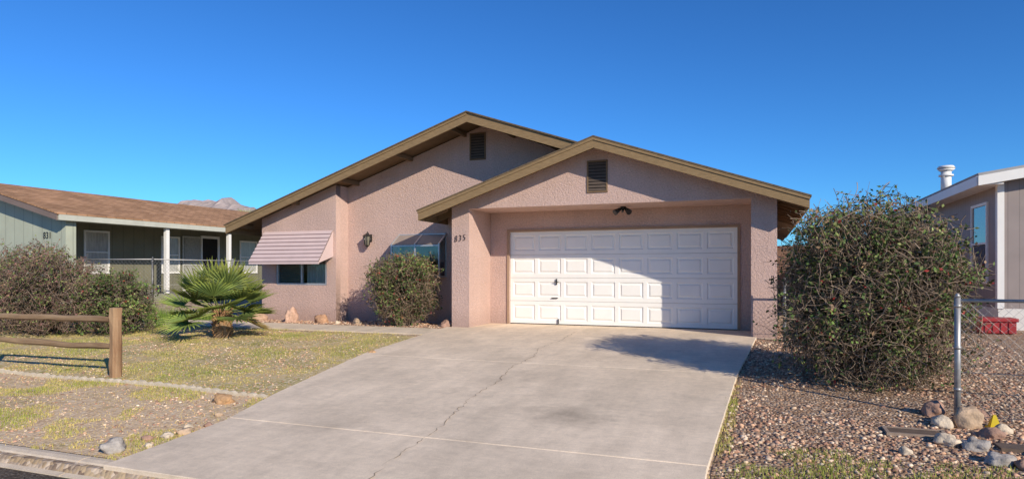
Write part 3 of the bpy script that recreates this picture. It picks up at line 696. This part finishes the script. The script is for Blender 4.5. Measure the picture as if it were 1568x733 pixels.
cyl('cone',(7.42,-6.72,g),(7.42,-6.72,g+.13),.07,ym,YM,r1=.015,seg=4,smooth=False)
cyl('stake',(7.42,-6.72,g-.02),(7.42,-6.72,g+.02),.09,ym,YM,seg=4,smooth=False)
# ---------------------------------------------------------------- scattered gravel stones
def ico():
    t=(1+5**.5)/2
    v=np.array([(-1,t,0),(1,t,0),(-1,-t,0),(1,-t,0),(0,-1,t),(0,1,t),(0,-1,-t),(0,1,-t),(t,0,-1),(t,0,1),(-t,0,-1),(-t,0,1)],float);v/=np.linalg.norm(v[0])
    f=np.array([(0,11,5),(0,5,1),(0,1,7),(0,7,10),(0,10,11),(1,5,9),(5,11,4),(11,10,2),(10,7,6),(7,1,8),(3,9,4),(3,4,2),(3,2,6),(3,6,8),(3,8,9),(4,9,5),(2,4,11),(6,2,10),(8,6,7),(9,8,1)])
    return v,f
IV,IF=ico();IV=IV*(1+.18*np.random.randn(12,1))
pal=np.array([(.62,.45,.30),(.44,.25,.165),(.74,.58,.42),(.33,.18,.12),(.50,.35,.25),(.64,.39,.24),(.25,.16,.115),(.48,.28,.19)])
def stones(name,P,s0,s1,bright=1.):
    n=len(P);S=np.random.uniform(0,1,(n,1))**1.8*(s1-s0)+s0;S=S*np.random.uniform(.65,1.2,(n,3));S[:,2]*=.65
    C=pal[np.random.randint(0,len(pal),n)]*np.random.uniform(.75,1.2,(n,1))*bright
    return scatter(name,IV,IF,P,S,rotz(n),C,rock_m)
def nz2(x,y,s=1.,o=0): return noise.noise(Vector((x*s,y*s,o)))
def xedge(y): return float(np.interp(y,[-10.2,-9.6,-8.8,-7.7,-6.2,-4.8,-3,-1.3],[.36,.33,.26,-.08,-.42,-.72,-.85,-.95]))
P=[]
while len(P)<19000:
    y=-10+ 10.5*random.random()**1.6; x=5.05+random.random()*(5. if y<-3 else 4.)
    if x<5.08+ (.25 if y>-1.6 else 0): continue
    if nz2(x,y,1.1,3)<-.2 and random.random()<.7: continue
    if ((x-6.3)/1.0)**2+((y+6.1)/.75)**2<1+.5*nz2(x,y,2,9) and random.random()<.8: continue
    P.append((x,y,gz(x,y)+.008))
stones('gravel',np.array(P),.009,.028)
P=[]
while len(P)<7000:
    y=-10+7.5*random.random(); x=-7+random.random()*7.2
    if x>xedge(y)-.03 : continue
    if nz2(x,y,.9,7)<.0 and random.random()<.75: continue
    P.append((x,y,gz(x,y)+.006))
stones('lawn_pebbles',np.array(P),.006,.02,1.1)
P=[(random.uniform(-6.8,-1),random.uniform(-1.5,-.35),.012) for _ in range(2500)]
stones('bed_gravel',np.array(P),.012,.03,1.)
# ---------------------------------------------------------------- grass blades
BT=np.array([(-.5,0,0),(.5,0,0),(.1,.35,1)]);BF=np.array([(0,1,2)])
def blades(name,n,reg,thr,h0,h1,o,cols,ok=lambda x,y:True,gb=.3):
    P=[];H_=[];Cc=[]
    tries=0
    while len(P)<n and tries<n*12:
        tries+=1
        x=random.uniform(reg[0],reg[1]);y=random.uniform(reg[2],reg[3])
        if not ok(x,y): continue
        v=nz2(x,y,1.1,o)+.5*nz2(x,y,3.5,o+3)
        if v<thr and random.random()<.93: continue
        P.append((x,y,gz(x,y)+.004));H_.append(random.uniform(h0,h1)*(1+.6*max(0,v)))
        g=min(1,max(0,gb+v+random.uniform(-.45,.45)));a,b=np.array(cols[0]),np.array(cols[1]);Cc.append(a*(1-g)+b*g)
    n=len(P);H_=np.array(H_);S=np.stack([np.random.uniform(.004,.009,n),H_*np.random.uniform(.2,1.6,n),H_],-1)
    return scatter(name,BT,BF,np.array(P),S,rotz(n),np.array(Cc)*np.random.uniform(.7,1.3,(n,1)),grass_m)
def okl(x,y): return x<xedge(y)-.01
dry=(.64,.48,.18);gr_=(.28,.31,.06)
blades('lawn_grass',46000,(-9,-.1,-7.65,-2.4),-.1,.012,.032,1,(dry,gr_),okl,.38)
blades('verge_grass_tufts',22000,(-6,.3,-10.05,-7.7),0.1,.012,.03,2,(dry,gr_),okl,.3)
blades('gravel_grass_tufts',8000,(5.05,7.6,-10,-7.9),.1,.012,.04,5,((.34,.34,.09),gr_))
blades('driveway_edge_weeds',1200,(5.02,5.16,-10,-5),.0,.015,.04,6,(dry,gr_))
blades('green_weeds',6000,(-10.5,-7.5,-3.0,-1.0),-.1,.08,.28,8,((.18,.25,.05),(.11,.20,.03)))
# ---------------------------------------------------------------- shrubs
LT=np.array([(0,-.5,0),(.32,0,.06),(0,.55,0),(-.32,0,.06)]);LF=np.array([(0,1,2,3)])
def bush(name,c,rad,ntw,nlf,cols,wts,ls=(.03,.055),seed=1,stem=22,twc=(.23,.17,.13),thr=-.1,inner=4000,tl=(.22,.5),tr=.0055,box_=.8,sh=1.,shoots=0):
    np.random.seed(seed);random.seed(seed)
    E=empty(name);c=np.array(c,float);rad=np.array(rad,float);g=gz(c[0],c[1])
    def shape(d):
        return np.array([1+sh*(.22*noise.noise(Vector(v)*1.6+Vector((seed*5,0,0)))+.19*noise.noise(Vector(v)*4+Vector((0,seed*3,0)))+.08*noise.noise(Vector(v)*9+Vector((0,seed*3,7)))) for v in d])
    def pts(n,lo,hi,pw=1.):
        d=np.random.normal(size=(n,3));d/=np.linalg.norm(d,axis=1)[:,None]
        p_=2/box_
        dd=d/((np.abs(d)**p_).sum(1)**(1/p_))[:,None]
        r=lo+(hi-lo)*np.random.rand(n)**pw
        p=c+dd*shape(d)[:,None]*rad*r[:,None]
        k=p[:,2]>g+.06
        return p[k],d[k]
    e,d=pts(stem*2,.5,.95);n=len(e);K=8;t=np.linspace(0,1,K)[None,:,None]
    base=np.stack([c[0]+np.random.uniform(-.18,.18,n),c[1]+np.random.uniform(-.18,.18,n),np.full(n,g-.03)],-1)
    P=base[:,None]*(1-t)+e[:,None]*t;P[:,:,2]+=(.25*rad[2]*np.sin(math.pi*t))[...,0]*np.random.uniform(0,1,(n,1));P+=np.random.normal(scale=.025,size=P.shape)*np.sin(math.pi*t)
    tubes('stems',P,np.random.uniform(.012,.028,n),np.full(n,.006),twig_m,E,np.tile(np.array(twc)*.8,(n,1)),5)
    s,d=pts(ntw,.35,.97,.45);n=len(s);K=6
    dr=d*np.random.uniform(-.1,.6,(n,1))+np.random.normal(scale=.6,size=(n,3))+np.array([0,0,-.05])
    L=np.random.uniform(tl[0],tl[1],(n,1))
    if shoots:
        dr[:shoots]=d[:shoots]+np.random.normal(scale=.25,size=(shoots,3))+np.array([0,0,.5]);L[:shoots]*=1.25
    dr/=np.linalg.norm(dr,axis=1)[:,None]
    P=np.zeros((n,K,3));P[:,0]=s-dr*L*.6;cur=dr
    for i in range(1,K):
        cur=cur+np.random.normal(scale=.3,size=(n,3))+np.array([0,0,-.06]);cur/=np.linalg.norm(cur,axis=1)[:,None]
        P[:,i]=P[:,i-1]+cur*L/(K-1)
    P[:,:,2]=np.maximum(P[:,:,2],g+.03)
    tc=np.array(twc)*np.random.uniform(.45,1.5,(n,1))
    tubes('twigs',P,np.random.uniform(.6,1.2,n)*tr,np.full(n,.0018),twig_m,E,tc)
    m=nlf*4;ti=np.random.randint(0,n,m);ki=np.random.randint(1,K,m)
    LP=P[ti,ki]+np.random.normal(scale=.022,size=(m,3))
    v=np.array([noise.noise(Vector(p)*3.2+Vector((seed,0,0)))+.3*(p[2]-c[2])/rad[2] for p in LP])
    k=(v>thr)|(np.random.rand(m)<.14);LP=LP[k][:nlf];v=v[k][:nlf];m=len(LP)
    cl=np.array([noise.noise(Vector(p)*2.4+Vector((0,seed,4))) for p in LP])
    cc=np.array(cols)[np.random.choice(len(cols),m,p=wts)]*np.random.uniform(.6,1.4,(m,1))*(1+1.1*cl[:,None])
    s_=np.random.uniform(ls[0],ls[1],(m,1))*np.random.uniform(.8,1.2,(m,3))
    scatter('foliage',LT,LF,LP,s_,rotmats(m),np.clip(cc,.01,1),leaf_m,E)
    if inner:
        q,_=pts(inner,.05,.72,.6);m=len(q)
        scatter('shaded_inner_foliage',LT,LF,q,np.random.uniform(.05,.09,(m,1))*np.ones((m,3)),rotmats(m),np.tile(np.array([[.03,.03,.018]]),(m,1))*np.random.uniform(.6,1.5,(m,1)),leaf_m,E)  # near-black leaf colour paints in the shade inside the bush
    return E
GR=(.09,.145,.035);OL=(.17,.195,.06);BR=(.22,.14,.08);RD=(.30,.035,.03);PU=(.20,.10,.085)
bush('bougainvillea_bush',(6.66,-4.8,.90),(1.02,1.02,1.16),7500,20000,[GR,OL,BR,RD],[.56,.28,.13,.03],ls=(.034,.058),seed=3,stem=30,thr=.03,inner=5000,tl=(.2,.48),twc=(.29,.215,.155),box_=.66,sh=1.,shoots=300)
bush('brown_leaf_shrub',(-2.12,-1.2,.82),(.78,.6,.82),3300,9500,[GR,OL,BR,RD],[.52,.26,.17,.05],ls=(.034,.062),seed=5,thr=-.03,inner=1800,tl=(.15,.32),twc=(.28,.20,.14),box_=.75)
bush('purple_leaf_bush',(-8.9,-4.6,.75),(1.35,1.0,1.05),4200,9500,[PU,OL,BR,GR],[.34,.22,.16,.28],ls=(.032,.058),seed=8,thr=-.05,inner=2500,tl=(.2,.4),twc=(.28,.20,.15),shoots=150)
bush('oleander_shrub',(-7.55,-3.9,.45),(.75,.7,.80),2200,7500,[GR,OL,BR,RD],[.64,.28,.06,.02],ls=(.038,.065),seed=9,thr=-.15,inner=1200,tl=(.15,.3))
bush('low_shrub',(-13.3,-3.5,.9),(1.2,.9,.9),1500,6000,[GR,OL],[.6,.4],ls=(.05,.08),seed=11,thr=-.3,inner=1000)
# ---------------------------------------------------------------- fan palm
def palm(cx,cy,th=.5,sc_=1.,nf=40,seed=4,emin=-8):
    E=empty('fan_palm');g=gz(cx,cy);random.seed(seed);np.random.seed(seed)
    tm=M('palm_trunk_%d'%seed,(.22,.13,.07),.95,.4,15,bump=.9,bscale=30,c2=(.38,.26,.15))
    V=[];F=[];n=10;m=14
    for i in range(n+1):
        t=i/n;r=.15+.05*math.sin(t*3.1)-.04*t
        for k in range(m):
            a=2*math.pi*k/m;rr=r*(1+.12*noise.noise(Vector((math.cos(a)*2,math.sin(a)*2,t*6))))
            V.append((cx+rr*math.cos(a),cy+rr*math.sin(a),g-.05+th*t))
    for i in range(n):
        for k in range(m): F.append((i*m+k,i*m+(k+1)%m,(i+1)*m+(k+1)%m,(i+1)*m+k))
    mesh('trunk',V,F,tm,E)
    P=[]
    for i in range(260):
        a=random.uniform(0,6.28);z=random.uniform(max(0,th-.8),th);r=.13
        d=Vector((math.cos(a),math.sin(a),1.3)).normalized();p=Vector((cx+r*math.cos(a),cy+r*math.sin(a),g+z))
        P.append([p,p+d*random.uniform(.06,.14)])
    P=np.array([[tuple(a),tuple(b)] for a,b in P]);c=np.array([(.38,.22,.11)])*np.random.uniform(.3,1.4,(len(P),1))
    tubes('leaf_bases',P,np.full(len(P),.022),np.full(len(P),.008),twig_m,E,c,4)
    LV=[];LFc=[];LC=[];PT=[];PC=[]
    top=Vector((cx,cy,g+th-.02))
    for i in range(nf):
        t=(i+.5)/nf
        el=math.radians(80-(80-emin)*t**.8+random.uniform(-6,6));az=i*2.39996+random.uniform(-.2,.2)
        d=Vector((math.cos(az)*math.cos(el),math.sin(az)*math.cos(el),math.sin(el)))
        Lp=random.uniform(.42,.60)*sc_;st=top+Vector((math.cos(az)*.06,math.sin(az)*.06,0))
        mid=st+d*Lp*.5;en=st+d*Lp-Vector((0,0,.05*math.cos(el)))
        PT.append([tuple(st),tuple(mid),tuple(en)]);PC.append((.26,.30,.08))
        ax=(en-mid).normalized();side=ax.cross(Vector((0,0,1)))
        if side.length<.1: side=Vector((1,0,0))
        side.normalize();nrm=side.cross(ax).normalized()
        tilt=random.uniform(-.4,.4);side2=side*math.cos(tilt)+nrm*math.sin(tilt);nrm=side2.cross(ax).normalized();side=side2
        dead = t>.96
        base=np.array((.36,.27,.12)) if dead else np.array((.19,.26,.065))*random.uniform(.5,1.25)
        nl=22
        for k in range(nl):
            a=math.radians(-105+210*k/(nl-1)+random.uniform(-2,2))
            ll=random.uniform(.85,1.08)*.57*sc_*(1-.12*(abs(a)/2)**1.5)
            dd=(ax*math.cos(a)+side*math.sin(a)+nrm*(.10+.12*abs(math.sin(a)))).normalized()
            w=dd.cross(nrm).normalized()*.021*sc_
            b=len(LV)
            p1=en+dd*ll*.5;p2=en+dd*ll*.8-Vector((0,0,.01));p3=en+dd*ll-Vector((0,0,random.uniform(.015,.06)))
            LV+=[en-w*.3,en+w*.3,p1+w,p1-nrm*.022,p1-w,p2+w*.45,p2-w*.45,p3]
            LFc+=[(b,b+1,b+2,b+3),(b,b+3,b+4,b),(b+3,b+2,b+5,b+6),(b+4,b+3,b+6,b+6),(b+6,b+5,b+7,b+7)]
            cc=base*random.uniform(.75,1.2);tipc=cc*1.2+np.array((.09,.06,0))
            LC+=[cc*.7,cc*.7,cc,cc*.5,cc,tipc,tipc,tipc*1.1]
    F2=[tuple(dict.fromkeys(f)) for f in LFc]
    o=mesh('fronds',LV,F2,leaf_m,E)
    a=o.data.color_attributes.new('Col','FLOAT_COLOR','POINT');c=np.ones((len(LV),4),dtype=np.float32);c[:,:3]=np.array(LC);a.data.foreach_set('color',c.ravel())
    PT=np.array(PT);tubes('petioles',PT,np.full(len(PT),.013),np.full(len(PT),.008),twig_m,E,np.array(PC),4)
palm(-4.78,-3.74,th=.52,sc_=1.12,nf=30,emin=-12)
palm(-24.1,17.6,th=3.6,sc_=1.3,nf=36,seed=6,emin=-35)
# ---------------------------------------------------------------- distant hills
hm=M('hill_rock',(.34,.28,.26),.95,.3,.05,bump=.6,bscale=.12,bdist=4)
V=[];F=[];nxx=230;nyy=18
for j in range(nyy):
    for i in range(nxx):
        x=-900+i*3.4;y=400+j*8
        s=(x+478)/84
        e=math.exp(-(abs(s)**2.6)*.5)
        h=(61*e+30*math.exp(-((x+700)/120)**2)+5*noise.noise(Vector((x*.03,y*.03,0)))+6*noise.noise(Vector((x*.07,y*.07,2)))+4*noise.noise(Vector((x*.17,y*.17,2))))*math.sin(math.pi*(j/(nyy-1)))**.7*1.08
        V.append((x,y,max(-1,h)))
for j in range(nyy-1):
    for i in range(nxx-1): F.append((j*nxx+i,j*nxx+i+1,(j+1)*nxx+i+1,(j+1)*nxx+i))
mesh('hills',V,F,hm)
# ---------------------------------------------------------------- light, sky, camera
sd3=Vector((1.42,-1.0,.83)).normalized()
el=math.asin(sd3.z);az=math.atan2(sd3.x,sd3.y)
su=bpy.data.lights.new('sun','SUN');su.energy=5.0;su.angle=math.radians(.5);su.color=(1,.90,.75)
so=bpy.data.objects.new('sun',su);COL.objects.link(so);so.rotation_euler=sd3.to_track_quat('Z','Y').to_euler()
w=bpy.data.worlds.new('World');sc.world=w;w.use_nodes=True
nt=w.node_tree;bg=nt.nodes['Background'];sk=nt.nodes.new('ShaderNodeTexSky');sk.sky_type='NISHITA';sk.sun_disc=False
sk.sun_elevation=el;sk.sun_rotation=az;sk.altitude=700;sk.air_density=1.0;sk.dust_density=0.;sk.ozone_density=2.
gm_=nt.nodes.new('ShaderNodeGamma');gm_.inputs[1].default_value=1.12
tn_=nt.nodes.new('ShaderNodeMix');tn_.data_type='RGBA';tn_.blend_type='MULTIPLY';tn_.inputs[0].default_value=1;setc(tn_.inputs[7],(.27,.70,1.20))
nt.links.new(sk.outputs[0],gm_.inputs[0]);nt.links.new(gm_.outputs[0],tn_.inputs[6]);nt.links.new(tn_.outputs[2],bg.inputs[0]);bg.inputs[1].default_value=.10
cam=bpy.data.cameras.new('camera');co=bpy.data.objects.new('camera',cam);COL.objects.link(co)
co.location=(5.38,-14.0,1.23);co.rotation_euler=(math.pi/2,0,math.radians(20.8))
cam.sensor_width=36;cam.lens=22.96;cam.shift_y=.031;cam.clip_end=5000;cam.clip_start=.05
sc.camera=co
sc.view_settings.view_transform='Standard';sc.view_settings.look='None';sc.view_settings.exposure=0
